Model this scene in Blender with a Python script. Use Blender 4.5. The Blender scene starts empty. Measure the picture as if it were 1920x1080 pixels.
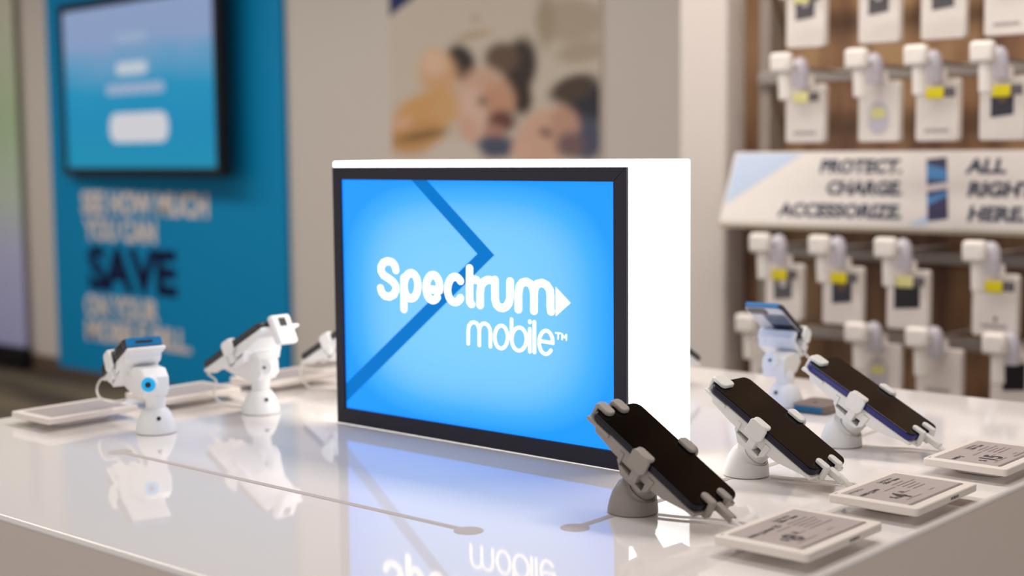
import bpy, bmesh, math, random
import numpy as np
from mathutils import Vector, Matrix
random.seed(7)
scn = bpy.context.scene
COL = scn.collection
PI = math.pi
TT = 0.90            # counter top height

# ------------------------------------------------------------------ camera
cam_d = bpy.data.cameras.new('camera'); cam = bpy.data.objects.new('camera', cam_d); COL.objects.link(cam)
R_ = Vector((0.75182708, 0.65929205, -0.00948866)); U_ = Vector((-0.05466882, 0.07667011, 0.99555664)); F_ = Vector((-0.65709007, 0.74796771, -0.09368539))
M = Matrix((R_, U_, -F_)).transposed().to_4x4(); M.translation = Vector((0, 0, 1.31))
cam.matrix_world = M
cam_d.sensor_width = 36; cam_d.lens = 2698.138 * 36 / 1920
cam_d.clip_start = 0.02; cam_d.clip_end = 60
cam_d.dof.use_dof = True; cam_d.dof.focus_distance = 1.76; cam_d.dof.aperture_fstop = 2.6
scn.camera = cam
# ------------------------------------------------------------------ world, exposure
scn.view_settings.view_transform = 'Standard'; scn.view_settings.look = 'None'
scn.view_settings.exposure = 0.0; scn.view_settings.gamma = 1.0
try: scn.view_settings.use_curve_mapping = False
except Exception: pass
wd = bpy.data.worlds.new('world'); scn.world = wd; wd.use_nodes = True
wd.node_tree.nodes['Background'].inputs[0].default_value = (1.0, 0.945, 0.90, 1)
wd.node_tree.nodes['Background'].inputs[1].default_value = 0.98
# ------------------------------------------------------------------ large ceiling lights
def area(name, loc, sx, sy, power, col=(1, .9, .8), rot=(0, 0, 0)):
    d = bpy.data.lights.new(name, 'AREA'); d.shape = 'RECTANGLE'; d.size = sx; d.size_y = sy; d.energy = power; d.color = col
    o = bpy.data.objects.new(name, d); o.location = loc; o.rotation_euler = rot; COL.objects.link(o); return o
area('ceiling_light_aisle', (-1.4, .55, 3.0), 2.4, 1.2, 22, (1, .95, .90))
area('ceiling_light_wall', (-5.9, 2.3, 3.05), 6.0, 1.0, 112, (1, .94, .88))
area('ceiling_light_rack', (-1.4, 2.5, 2.95), 2.4, 0.4, 46, (1, .93, .86))

# ------------------------------------------------------------------ materials
def srgb(c):
    return tuple((x / 255 / 12.92 if x / 255 <= .04045 else ((x / 255 + .055) / 1.055) ** 2.4) for x in c)
MATS = {}
def mat(name, col, rough=.5, spec=.5, metal=0., coat=0., emis=None, estr=0., noise=.04, nscale=40., bump=0., ior=1.45):
    m = bpy.data.materials.new(name); m.use_nodes = True; nt = m.node_tree; b = nt.nodes['Principled BSDF']
    c = srgb(col)
    b.inputs['Roughness'].default_value = rough; b.inputs['Metallic'].default_value = metal
    b.inputs['Specular IOR Level'].default_value = spec; b.inputs['IOR'].default_value = ior
    b.inputs['Coat Weight'].default_value = coat; b.inputs['Coat Roughness'].default_value = .04
    tc = nt.nodes.new('ShaderNodeTexCoord'); nz = nt.nodes.new('ShaderNodeTexNoise'); nz.inputs['Scale'].default_value = nscale
    nz.inputs['Detail'].default_value = 4
    nt.links.new(tc.outputs['Object'], nz.inputs['Vector'])
    mx = nt.nodes.new('ShaderNodeMix'); mx.data_type = 'RGBA'
    mx.inputs['A'].default_value = (*[x * (1 - noise) for x in c], 1); mx.inputs['B'].default_value = (*[min(1, x * (1 + noise)) for x in c], 1)
    nt.links.new(nz.outputs['Fac'], mx.inputs['Factor']); nt.links.new(mx.outputs['Result'], b.inputs['Base Color'])
    if bump:
        bp = nt.nodes.new('ShaderNodeBump'); bp.inputs['Strength'].default_value = bump; bp.inputs['Distance'].default_value = .001
        nt.links.new(nz.outputs['Fac'], bp.inputs['Height']); nt.links.new(bp.outputs['Normal'], b.inputs['Normal'])
    if emis is not None:
        b.inputs['Emission Color'].default_value = (*srgb(emis), 1); b.inputs['Emission Strength'].default_value = estr
    MATS[name] = m
    return m
mat('wall_paint', (206, 197, 189), .75, .2, noise=.02, nscale=3, bump=.05)
mat('pier_paint', (214, 204, 197), .7, .2, noise=.02, nscale=3)
mat('ceiling_paint', (70, 64, 60), .9, .1)
mat('baseboard', (92, 76, 64), .6)
mat('counter', (232, 226, 224), .04, .5, coat=.0, noise=.006, nscale=6, ior=1.56)
mat('counter_side', (222, 210, 203), .32, .35, noise=.012, nscale=80, bump=.03)
mat('slot', (180, 170, 166), .6, .3)
mat('stand_plastic', (216, 214, 211), .42, .4, noise=.02, nscale=200, bump=.03)
mat('stand_grey', (146, 138, 132), .42, .4, noise=.02, nscale=200, bump=.03)
mat('stand_white', (238, 238, 238), .4, .4, noise=.015, nscale=200)
mat('stand_dark', (70, 66, 62), .6, .3)
mat('chrome', (200, 195, 190), .18, .5, metal=1.)
mat('knob_blue', (0, 165, 225), .35, .5, emis=(0, 170, 235), estr=.35)
mat('screw', (25, 25, 25), .5)
mat('glass_black', (8, 6, 5), .10, .2, noise=.2, nscale=15, ior=1.38)
mat('phone_navy', (8, 9, 22), .35, .3)
mat('phone_plum', (24, 20, 40), .35, .3)
mat('phone_blue', (34, 34, 100), .35, .4)
mat('phone_graphite', (50, 50, 52), .3, .5)
mat('phone_cyan', (30, 120, 175), .25, .5)
mat('phone_silver', (200, 200, 206), .25, .5)
mat('phone_green', (120, 125, 70), .4)
mat('lens', (42, 42, 50), .2)
mat('glass_mirror', (28, 40, 62), .06, .8, coat=.6)  # painted reflection for the silver phone back
mat('cable', (232, 228, 224), .45, .4)
mat('tag_white', (228, 219, 212), .4, .4, noise=.01)
mat('eink', (176, 165, 163), .3, .45, noise=.02, nscale=300)
mat('ink', (48, 42, 46), .5); mat('ink_grey', (128, 117, 116), .5)
mat('frame_black', (40, 38, 50), .55, .35, noise=.05, nscale=300, bump=.05)
mat('tv_black', (10, 10, 16), .35, .4)
mat('panel_blue', (0, 136, 190), .6, .25, noise=.01)
mat('vinyl_white', (222, 208, 200), .6, .2)
mat('vinyl_navy', (10, 22, 62), .6, .2)
mat('bar_grey', (150, 142, 136), .4, .4, metal=.3)
mat('upright_grey', (146, 134, 124), .45, .4, metal=.2)
mat('hook_white', (236, 228, 220), .4, .4)
mat('lock_body', (196, 190, 200), .3, .5)
mat('lock_dark', (95, 88, 92), .4)
mat('label_yellow', (226, 210, 20), .5)
mat('label_pale', (225, 218, 150), .5)
mat('card_white', (232, 223, 216), .5, .3)
mat('card_window', (92, 88, 92), .25, .5)
mat('card_dark', (50, 48, 62), .25, .5)
mat('card_black', (30, 28, 36), .25, .5)
mat('header_white', (228, 220, 214), .45, .3)
mat('header_lip', (172, 160, 140), .5)
mat('header_tint', (190, 204, 226), .45, .3)
mat('header_ink', (62, 66, 84), .5)
mat('art_navy', (52, 48, 84), .4); mat('art_blue', (70, 130, 185), .4); mat('art_white', (215, 205, 210), .4)
mat('puck_brown', (120, 105, 100), .4); mat('puck_blue', (20, 120, 165), .4, bump=.3)
mat('deck_brown', (110, 88, 70), .5)
mat('letter_white', (255, 255, 255), .4, .3, emis=(255, 255, 255), estr=1.08)
mat('chevron_blue', (0, 50, 90), .5, .1, emis=(0, 120, 205), estr=.92)
mat('acrylic_glow', (250, 250, 250), .25, .4, emis=(255, 253, 250), estr=2.3)
mat('tv_button', (30, 30, 32), .4, .1, emis=(208, 208, 214), estr=.95)
mat('tv_caption', (30, 30, 32), .4, .1, emis=(190, 200, 212), estr=.95)
mat('tv_caption_dim', (30, 30, 32), .4, .1, emis=(150, 172, 200), estr=.95)

def emit_gradient(name, fn):
    m = bpy.data.materials.new(name); m.use_nodes = True; nt = m.node_tree; b = nt.nodes['Principled BSDF']
    b.inputs['Base Color'].default_value = (.02, .03, .04, 1); b.inputs['Roughness'].default_value = .3
    b.inputs['Specular IOR Level'].default_value = .12
    out = fn(nt); nt.links.new(out, b.inputs['Emission Color']); b.inputs['Emission Strength'].default_value = 1.4 if name == 'film_blue' else 1.0
    MATS[name] = m
def ramp_node(nt, stops, interp='EASE'):
    r = nt.nodes.new('ShaderNodeValToRGB'); cr = r.color_ramp; cr.interpolation = interp
    while len(cr.elements) > 1: cr.elements.remove(cr.elements[-1])
    cr.elements[0].position = stops[0][0]; cr.elements[0].color = (*srgb(stops[0][1]), 1)
    for p, c in stops[1:]:
        e = cr.elements.new(p); e.color = (*srgb(c), 1)
    return r
def math_node(nt, op, a, b=None):
    n = nt.nodes.new('ShaderNodeMath'); n.operation = op
    for i, v in enumerate((a, b)):
        if v is None: continue
        if isinstance(v, (int, float)): n.inputs[i].default_value = v
        else: nt.links.new(v, n.inputs[i])
    return n.outputs[0]
def backlit(nt):        # LEDs behind a printed film: brightest in the middle, deeper blue along the frame
    tc = nt.nodes.new('ShaderNodeTexCoord'); s = nt.nodes.new('ShaderNodeSeparateXYZ'); nt.links.new(tc.outputs['Generated'], s.inputs[0])
    def tri(o):
        a = math_node(nt, 'SUBTRACT', o, .5); a = math_node(nt, 'ABSOLUTE', a); a = math_node(nt, 'MULTIPLY', a, 2); return math_node(nt, 'POWER', a, 3.2)
    d = math_node(nt, 'ADD', tri(s.outputs['X']), tri(s.outputs['Z']))
    r = ramp_node(nt, [(0, (122, 203, 255)), (.25, (112, 195, 255)), (.62, (58, 172, 255)), (1, (6, 152, 248))], 'LINEAR')
    for e in r.color_ramp.elements: c_ = e.color; e.color = (c_[0] * .77, c_[1] * .75, c_[2], 1)     # strong blue light: the film's blue is the brightest channel
    nt.links.new(d, r.inputs[0]); return r.outputs[0]
emit_gradient('film_blue', backlit)
def tvgrad(nt):
    tc = nt.nodes.new('ShaderNodeTexCoord'); s = nt.nodes.new('ShaderNodeSeparateXYZ'); nt.links.new(tc.outputs['Generated'], s.inputs[0])
    nz = nt.nodes.new('ShaderNodeTexNoise'); nz.inputs['Scale'].default_value = 2.2; nt.links.new(tc.outputs['Generated'], nz.inputs['Vector'])
    a = math_node(nt, 'MULTIPLY', nz.outputs['Fac'], .25); a = math_node(nt, 'ADD', s.outputs['Z'], a); a = math_node(nt, 'SUBTRACT', a, .125)
    r = ramp_node(nt, [(0, (0, 136, 170)), (.3, (0, 132, 176)), (.48, (15, 138, 180)), (.62, (90, 148, 186)), (.75, (132, 152, 190)), (1, (136, 154, 190))], 'LINEAR')
    nt.links.new(a, r.inputs[0]); return r.outputs[0]
emit_gradient('tv_picture', tvgrad)

def attr_mat(name, rough=.55):
    m = bpy.data.materials.new(name); m.use_nodes = True; nt = m.node_tree; b = nt.nodes['Principled BSDF']
    a = nt.nodes.new('ShaderNodeAttribute'); a.attribute_name = 'print'; nt.links.new(a.outputs['Color'], b.inputs['Base Color'])
    b.inputs['Roughness'].default_value = rough; b.inputs['Specular IOR Level'].default_value = .2; MATS[name] = m
attr_mat('photo_print')
def carpet():
    m = bpy.data.materials.new('carpet'); m.use_nodes = True; nt = m.node_tree; b = nt.nodes['Principled BSDF']; b.inputs['Roughness'].default_value = .95
    tc = nt.nodes.new('ShaderNodeTexCoord'); mp = nt.nodes.new('ShaderNodeMapping'); mp.inputs['Scale'].default_value = (.5, 2.6, 1); mp.inputs['Rotation'].default_value = (0, 0, .5)
    nt.links.new(tc.outputs['Object'], mp.inputs[0]); nz = nt.nodes.new('ShaderNodeTexNoise'); nz.inputs['Scale'].default_value = 1.6; nz.inputs['Detail'].default_value = 3
    nt.links.new(mp.outputs[0], nz.inputs['Vector'])
    r = ramp_node(nt, [(.38, (72, 60, 48)), (.5, (98, 86, 68)), (.64, (128, 114, 88))], 'LINEAR'); nt.links.new(nz.outputs['Fac'], r.inputs[0]); nt.links.new(r.outputs[0], b.inputs['Base Color'])
    MATS['carpet'] = m
carpet()
def shadow_striped_board():  # brown board; light and dark stripes paint in pack shadows and reflections
    m = bpy.data.materials.new('rack_board'); m.use_nodes = True; nt = m.node_tree; b = nt.nodes['Principled BSDF']; b.inputs['Roughness'].default_value = .5
    tc = nt.nodes.new('ShaderNodeTexCoord'); mp = nt.nodes.new('ShaderNodeMapping'); mp.inputs['Scale'].default_value = (6, 1, 1.2)
    nt.links.new(tc.outputs['Object'], mp.inputs[0]); nz = nt.nodes.new('ShaderNodeTexNoise'); nz.inputs['Scale'].default_value = 1.3; nz.inputs['Detail'].default_value = 3
    nt.links.new(mp.outputs[0], nz.inputs['Vector'])
    r = ramp_node(nt, [(.36, (92, 60, 42)), (.5, (132, 96, 66)), (.62, (160, 126, 88))], 'LINEAR'); nt.links.new(nz.outputs['Fac'], r.inputs[0]); nt.links.new(r.outputs[0], b.inputs['Base Color'])
    MATS['rack_board'] = m
shadow_striped_board()
def reflection_mat():  # green to lavender gradient paints light reflected on the wall
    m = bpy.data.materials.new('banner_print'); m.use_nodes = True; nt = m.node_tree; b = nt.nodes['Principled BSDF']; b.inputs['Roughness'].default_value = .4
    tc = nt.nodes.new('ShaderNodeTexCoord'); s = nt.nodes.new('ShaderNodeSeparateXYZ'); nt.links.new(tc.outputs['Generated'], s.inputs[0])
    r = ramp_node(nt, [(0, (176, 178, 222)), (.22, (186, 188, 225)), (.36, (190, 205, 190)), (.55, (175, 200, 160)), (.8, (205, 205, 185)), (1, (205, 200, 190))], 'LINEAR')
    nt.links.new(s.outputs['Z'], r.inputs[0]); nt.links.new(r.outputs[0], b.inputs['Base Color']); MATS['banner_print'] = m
reflection_mat()

# ------------------------------------------------------------------ mesh helpers
def link(name, bm, mtl, parent=None, smooth=35, loc=None):
    me = bpy.data.meshes.new(name)
    bmesh.ops.recalc_face_normals(bm, faces=bm.faces) if smooth is not None else None
    flat = set()
    if smooth is not None:
        bm.faces.index_update()
        ar = {f.index: f.calc_area() for f in bm.faces}
        for f in bm.faces:
            nb = [ar[g.index] for e in f.edges for g in e.link_faces if g is not f]
            if nb and max(nb) < ar[f.index] / 3: flat.add(f.index)
    bm.to_mesh(me); bm.free()
    if smooth is not None:
        for p in me.polygons: p.use_smooth = True
        me.set_sharp_from_angle(angle=math.radians(smooth))
        for p in me.polygons: p.use_smooth = p.index not in flat      # large flat faces keep their own normal
    me.materials.append(MATS[mtl])
    o = bpy.data.objects.new(name, me); COL.objects.link(o)
    if parent is not None: o.parent = parent
    if loc is not None: o.location = loc
    return o
def tag(o, label=None, cat=None, group=None, kind=None):
    if label: o['label'] = label
    if cat: o['category'] = cat
    if group: o['group'] = group
    if kind: o['kind'] = kind
    return o
def empty(name, loc, rz=0, mtx=None):
    o = bpy.data.objects.new(name, None); o.empty_display_size = .02; COL.objects.link(o)
    if mtx is not None: o.matrix_world = mtx
    else: o.location = loc; o.rotation_euler = (0, 0, rz)
    return o
def newbm(): return bmesh.new()
def add(bm, other, mtx=None):
    if mtx is not None: bmesh.ops.transform(other, matrix=mtx, verts=other.verts)
    tmp = bpy.data.meshes.new('tmp'); other.to_mesh(tmp); other.free(); bm.from_mesh(tmp); bpy.data.meshes.remove(tmp); return bm
def box(x0, x1, y0, y1, z0, z1, bev=0., seg=2, bm=None, mtx=None):
    b = newbm(); r = bmesh.ops.create_cube(b, size=1)
    for v in b.verts: v.co = Vector((x0 + (v.co.x + .5) * (x1 - x0), y0 + (v.co.y + .5) * (y1 - y0), z0 + (v.co.z + .5) * (z1 - z0)))
    if bev: bmesh.ops.bevel(b, geom=list(b.edges), offset=bev, segments=seg, profile=.5, affect='EDGES')
    if mtx is not None: bmesh.ops.transform(b, matrix=mtx, verts=b.verts)
    return add(bm, b) if bm is not None else b
def rrect(w, h, r, n=6, cx=0, cy=0):
    pts = []
    for (sx, sy, a0) in ((1, 1, 0), (-1, 1, 90), (-1, -1, 180), (1, -1, 270)):
        for i in range(n + 1):
            a = math.radians(a0 + 90 * i / n); pts.append((cx + sx * (w / 2 - r) + r * math.cos(a), cy + sy * (h / 2 - r) + r * math.sin(a)))
    return pts
def prism(pts, z0, z1, bev=0., seg=2, mtx=None, bm=None):
    """outline in local xy, extruded along z"""
    b = newbm(); lo = [b.verts.new((x, y, z0)) for x, y in pts]; hi = [b.verts.new((x, y, z1)) for x, y in pts]
    n = len(pts); b.faces.new(lo[::-1]); b.faces.new(hi)
    for i in range(n): b.faces.new((lo[i], lo[(i + 1) % n], hi[(i + 1) % n], hi[i]))
    if bev:
        b.normal_update()
        es = [e for e in b.edges if (abs(e.verts[0].co.z - e.verts[1].co.z) < 1e-9)]
        bmesh.ops.bevel(b, geom=es, offset=bev, segments=seg, profile=.5, affect='EDGES')
    if mtx is not None: bmesh.ops.transform(b, matrix=mtx, verts=b.verts)
    return add(bm, b) if bm is not None else b
def loft(rings, cap=True, bm=None):
    b = newbm(); rs = [[b.verts.new(p) for p in r] for r in rings]; n = len(rs[0])
    for a, c in zip(rs, rs[1:]):
        for i in range(n): b.faces.new((a[i], a[(i + 1) % n], c[(i + 1) % n], c[i]))
    if cap: b.faces.new(rs[0][::-1]); b.faces.new(rs[-1])
    return add(bm, b) if bm is not None else b
def circ(c, r, ax=Vector((0, 0, 1)), n=32, ry=None):
    ax = Vector(ax).normalized(); x = Vector((0, 1, 0)).cross(ax)
    if x.length < 1e-4: x = Vector((1, 0, 0))
    x.normalize(); y = ax.cross(x); c = Vector(c); ry = ry or r
    return [c + x * r * math.cos(2 * PI * i / n) + y * ry * math.sin(2 * PI * i / n) for i in range(n)]
def cyl(p0, p1, r, n=24, r1=None, bev=0, bm=None):
    p0, p1 = Vector(p0), Vector(p1); ax = (p1 - p0).normalized(); r1 = r if r1 is None else r1
    rings = [circ(p0, r - bev, ax, n), circ(p0 + ax * bev, r, ax, n), circ(p1 - ax * bev, r1, ax, n), circ(p1, r1 - bev, ax, n)] if bev else [circ(p0, r, ax, n), circ(p1, r1, ax, n)]
    return loft(rings, True, bm)
def tube(pts, r, n=10, sub=8, bm=None):
    P = [Vector(p) for p in pts]; Q = []
    for i in range(len(P) - 1):
        p0 = P[max(i - 1, 0)]; p1 = P[i]; p2 = P[i + 1]; p3 = P[min(i + 2, len(P) - 1)]
        for k in range(sub):
            t = k / sub
            Q.append(.5 * ((2 * p1) + (p2 - p0) * t + (2 * p0 - 5 * p1 + 4 * p2 - p3) * t * t + (3 * p1 - p0 - 3 * p2 + p3) * t ** 3))
    Q.append(P[-1]); rings = []; up = Vector((.13, .21, 1)).normalized()
    for i, q in enumerate(Q):
        t = (Q[min(i + 1, len(Q) - 1)] - Q[max(i - 1, 0)]).normalized()
        up = (up - t * up.dot(t)).normalized(); s = t.cross(up)
        rings.append([q + (up * math.cos(2 * PI * k / n) + s * math.sin(2 * PI * k / n)) * r for k in range(n)])
    return loft(rings, True, bm)
def flat_text(items, M3=None):
    """items: (string, x, y, height, align, bold, xscale); returns a flat bmesh in local xy"""
    out = newbm()
    for (s, x, y, h, al, bold, xs) in items:
        cu = bpy.data.curves.new('t', 'FONT'); cu.body = s; cu.size = h / .72; cu.align_x = al; cu.offset = bold; cu.resolution_u = 3
        ob = bpy.data.objects.new('t', cu); COL.objects.link(ob)
        dg = bpy.context.evaluated_depsgraph_get(); ev = ob.evaluated_get(dg); me = ev.to_mesh()
        b = newbm(); b.from_mesh(me); ev.to_mesh_clear(); bpy.data.objects.remove(ob); bpy.data.curves.remove(cu)
        bmesh.ops.transform(b, matrix=Matrix.Translation((x, y, 0)) @ Matrix.Diagonal((xs, 1, 1, 1)), verts=b.verts); add(out, b)
    if M3 is not None: bmesh.ops.transform(out, matrix=M3, verts=out.verts)
    return out
def basis(ex, ey, ez, o):
    m = Matrix((Vector(ex), Vector(ey), Vector(ez))).transposed().to_4x4(); m.translation = Vector(o); return m

# ------------------------------------------------------------------ the room
def struct(name, bm, m, smooth=None): o = link(name, bm, m, smooth=30); o['kind'] = 'structure'; return o
struct('floor', box(-11, 3, -2.5, 5.2, -.1, 0), 'carpet')
struct('wall_back', box(-11, 3, 4.70, 4.85, 0, 3.2), 'wall_paint')
struct('wall_left', box(-11.15, -11, -2.5, 4.85, 0, 3.2), 'wall_paint')
struct('ceiling', box(-11, 3, -2.5, 4.85, 3.2, 3.3), 'ceiling_paint')
struct('baseboard_back', box(-11, -2.34, 4.672, 4.6995, 0, .095, .004), 'baseboard')
struct('wall_pier', box(-2.325, -2.168, 3.36, 4.699, 0, 3.199, .012, 3), 'pier_paint')

# blue wall panel with its slogan
pan = empty('wall_panel', (-6.67, 4.69, 0.05)); tag(pan, 'tall blue wall panel with a savings slogan, behind the left phones', 'sign')
link('board', box(-1.085, 1.065, -.022, .008, 0, 2.9, .004), 'panel_blue', pan)
MW = basis((1, 0, 0), (0, 0, 1), (0, -1, 0), (6.67 - 6.67, -.0235, 0))
def wt(s, x0, x1, z, h, bold, col):    # fit a line of lettering between two x
    b = flat_text([(s, 0, 0, h, 'LEFT', bold, 1)]); xs = [v.co.x for v in b.verts]; k = (x1 - x0) / (max(xs) - min(xs))
    bmesh.ops.transform(b, matrix=MW @ Matrix.Translation((x0 + 6.67, z - .05, 0)) @ Matrix.Diagonal((k, 1, 1, 1)) @ Matrix.Translation((-min(xs), 0, 0)), verts=b.verts)
    return b
bw = newbm()
add(bw, wt('SEE HOW MUCH', -7.44, -6.235, .985, .125, .008, 0)); add(bw, wt('YOU CAN', -7.425, -6.71, .832, .12, .008, 0))
add(bw, wt('ON YOUR', -7.44, -6.71, .385, .125, .008, 0)); add(bw, wt('MOBILE BILL.', -7.44, -6.42, .245, .115, .008, 0))
link('slogan_lettering', bw, 'vinyl_white', pan, smooth=None)['label'] = 'pale slogan lettering'
link('save_lettering', wt('SAVE', -7.40, -6.53, .553, .238, .016, 0), 'vinyl_navy', pan, smooth=None)['label'] = 'large navy word SAVE'

# television
tvr = empty('television', (-6.695, 4.575, 1.690), -.064); tag(tvr, 'black-framed television showing a blue picture, hung on the blue wall panel', 'television')
W, H = 1.55, .90
def ringframe(w, h, t, y0, y1, bev=.004):
    b = newbm()
    for (a, c, d, e) in ((-w / 2, w / 2, h / 2 - t, h / 2), (-w / 2, w / 2, -h / 2, -h / 2 + t)): box(a, c, y0, y1, d, e, bev, 2, b)
    for (a, c) in ((-w / 2, -w / 2 + t), (w / 2 - t, w / 2)): box(a, c, y0, y1, -h / 2 + t, h / 2 - t, bev, 2, b)
    return b
link('bezel', ringframe(W + .075, H + .075, .045, -.03, .03), 'tv_black', tvr)
link('back_shell', box(-W / 2, W / 2, .0, .032, -H / 2, H / 2, .01), 'tv_black', tvr)
scr = link('screen', box(-W / 2 - .005, W / 2 + .005, -.02, 0, -H / 2 - .005, H / 2 + .005), 'tv_picture', tvr)
MT = basis((1, 0, 0), (0, 0, 1), (0, -1, 0), (0, -.0215, 0))
def pill(cx, cz, w, h, r): return prism(rrect(w, h, r, 6, cx, cz), 0, .0012, mtx=MT)
link('button', pill(.02, -.225, .60, .16, .07), 'tv_button', scr)['label'] = 'white rounded button in the picture'
link('caption', pill(-.03, .095, .32, .07, .03), 'tv_caption', scr)
link('subtitle', pill(-.005, -.015, .60, .06, .03), 'tv_caption_dim', scr)
link('caption', pill(-.03, .26, .32, .05, .025), 'tv_caption_dim', scr)
link('wall_bracket', box(-.25, .25, .032, .070, -.2, .2, .01), 'tv_black', tvr)

# poster: a printed photograph of three people lying together
PX0, PX1, PZ0, PZ1 = -4.846, -3.626, .62, 2.72
BL = [
(-4.288,1.618,0.663,-0.026,-0.006,-0.386,0.20,181,168,152),
(-3.781,1.851,0.181,-0.012,-0.001,-0.090,0.25,160,145,125),
(-3.908,1.860,0.051,-0.003,-0.001,-0.111,0.50,150,135,112),
(-3.723,1.719,0.129,0.011,0.010,-0.045,0.40,158,143,122),
(-4.323,1.822,0.100,0.009,0.004,-0.015,0.60,165,140,108),
(-4.307,1.893,0.023,-0.002,-0.000,-0.017,0.80,165,145,120),
(-4.400,1.706,0.081,0.017,0.038,-0.080,0.30,55,48,45),
(-4.537,1.663,0.113,0.017,0.036,-0.103,0.35,190,145,100),
(-4.566,1.714,0.079,-0.004,-0.001,-0.056,0.60,200,165,135),
(-4.620,1.489,0.213,0.050,0.043,-0.088,0.30,190,140,75),
(-4.694,1.383,0.188,0.021,0.016,-0.071,0.30,180,130,70),
(-4.442,1.513,0.132,0.013,0.012,-0.055,0.40,190,145,90),
(-4.653,1.390,0.156,0.021,0.005,-0.018,0.60,120,90,50),
(-4.774,1.450,0.068,0.016,0.014,-0.027,0.60,195,150,115),
(-4.059,1.670,0.096,-0.017,-0.031,-0.124,0.30,58,50,46),
(-4.157,1.715,0.099,-0.005,-0.001,-0.067,0.35,95,75,62),
(-4.060,1.556,0.069,0.011,0.029,-0.085,0.35,60,48,42),
(-4.261,1.549,0.147,0.035,0.059,-0.124,0.30,185,145,120),
(-4.318,1.496,0.080,0.019,0.047,-0.098,0.40,195,160,142),
(-4.178,1.533,0.091,-0.003,-0.001,-0.075,0.40,180,130,100),
(-4.161,1.444,0.082,-0.002,-0.001,-0.048,0.50,100,60,55),
(-4.208,1.390,0.064,-0.001,-0.001,-0.041,0.60,165,115,95),
(-4.271,1.535,0.037,-0.001,-0.000,-0.024,0.70,140,110,95),
(-4.199,1.335,0.137,-0.001,-0.001,-0.048,0.40,70,75,95),
(-4.358,1.413,0.054,0.013,0.028,-0.059,0.50,190,145,125),
(-4.446,1.302,0.163,-0.001,-0.001,-0.063,0.25,185,172,160),
(-3.691,1.505,0.130,-0.004,-0.001,-0.097,0.30,50,50,58),
(-3.766,1.572,0.124,0.031,0.023,-0.050,0.35,75,62,55),
(-3.692,1.363,0.090,-0.001,-0.001,-0.091,0.35,72,75,95),
(-3.930,1.366,0.112,-0.062,-0.102,-0.109,0.30,190,148,125),
(-3.809,1.430,0.071,0.019,0.031,-0.068,0.40,175,130,110),
(-3.784,1.338,0.075,-0.001,-0.000,-0.052,0.50,110,85,85),
(-3.912,1.392,0.034,-0.015,-0.013,-0.017,0.70,120,95,85),
(-4.045,1.320,0.062,-0.001,-0.000,-0.040,0.50,195,150,130)]
nx, nz = 140, 220
xs = np.linspace(PX0, PX1, nx); zs = np.linspace(PZ0, PZ1, nz); XX, ZZ = np.meshgrid(xs, zs)
img = np.zeros((nz, nx, 3)); img[:] = np.array(srgb((205, 192, 178)))
for (cx, cz, ux, uz, vx, vz, soft, r, g, b_) in BL:
    det = ux * vz - uz * vx; dx = XX - cx; dz = ZZ - cz
    a = (dx * vz - dz * vx) / det; c = (-dx * uz + dz * ux) / det; d = np.sqrt(a * a + c * c)
    k = np.clip((1 + soft - d) / (2 * soft), 0, 1); k = (k * k * (3 - 2 * k))[..., None]
    col = np.array(srgb((min(255, r * 1.13), min(255, g * 1.13), min(255, b_ * 1.13))))
    col = col * .82 + .18 * float(col.mean())
    img = img * (1 - k) + col * k
tri = (ZZ - 1.937) > -(0.0) + (XX + 4.851) * (2.0045 - 1.9368) / (.151) * 1.0
tri &= (XX < -4.40)
img[tri] = np.array(srgb((40, 52, 96)))
bp_ = newbm(); vs = [[bp_.verts.new((xs[i] + 4.236, 0, zs[j])) for i in range(nx)] for j in range(nz)]
for j in range(nz - 1):
    for i in range(nx - 1): bp_.faces.new((vs[j][i], vs[j][i + 1], vs[j + 1][i + 1], vs[j + 1][i]))
pr = empty('wall_poster', (-4.236, 4.692, 0)); tag(pr, 'large photo poster of three dark-haired people lying cheek to cheek', 'poster')
link('poster_board', box(PX0 + 4.236, PX1 + 4.236, -.012, .007, PZ0, PZ1, .001), 'card_white', pr)
me = bpy.data.meshes.new('photo_print'); bp_.to_mesh(me); bp_.free()
at = me.color_attributes.new('print', 'FLOAT_COLOR', 'POINT')
at.data.foreach_set('color', np.concatenate([img.reshape(-1, 3), np.ones((nx * nz, 1))], 1).astype(np.float32).ravel())
me.materials.append(MATS['photo_print']); po = bpy.data.objects.new('photo_print', me); COL.objects.link(po); po.parent = pr; po.location = (0, -.0125, 0)

bn = empty('banner', (-8.80, 4.645, 0)); tag(bn, 'tall pale green and lavender banner at the far left edge by the wall', 'banner')  # added panel standing in for coloured light on the wall
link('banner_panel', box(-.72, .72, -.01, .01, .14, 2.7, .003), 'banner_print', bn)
link('banner_base', box(-.75, .75, -.045, .02, 0.001, .14, .01), 'tv_black', bn)  # dark foot of the added panel

# ------------------------------------------------------------------ accessory rack
rk = empty('accessory_rack', (-1.3, 3.425, 0)); tag(rk, 'brown accessory wall rack with grey cross bars, right of the white pier', 'display rack')
link('back_board', box(-.867, 2.3, 0.03, .06, 0.0, 3.1), 'rack_board', rk)
link('base_deck', box(-.86, 2.3, -.38, .03, 0.0, .35, .01), 'deck_brown', rk)
for x in (-.76, .55, 1.9): link('upright', box(x - .018, x + .018, -.045, .03, .35, 3.1, .004), 'upright_grey', rk)
for z in (1.50, 1.04, .83, 1.75): link('cross_bar', box(-.772, 2.3, -.062, -.038, z - .016, z + .016, .004), 'bar_grey', rk)

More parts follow.
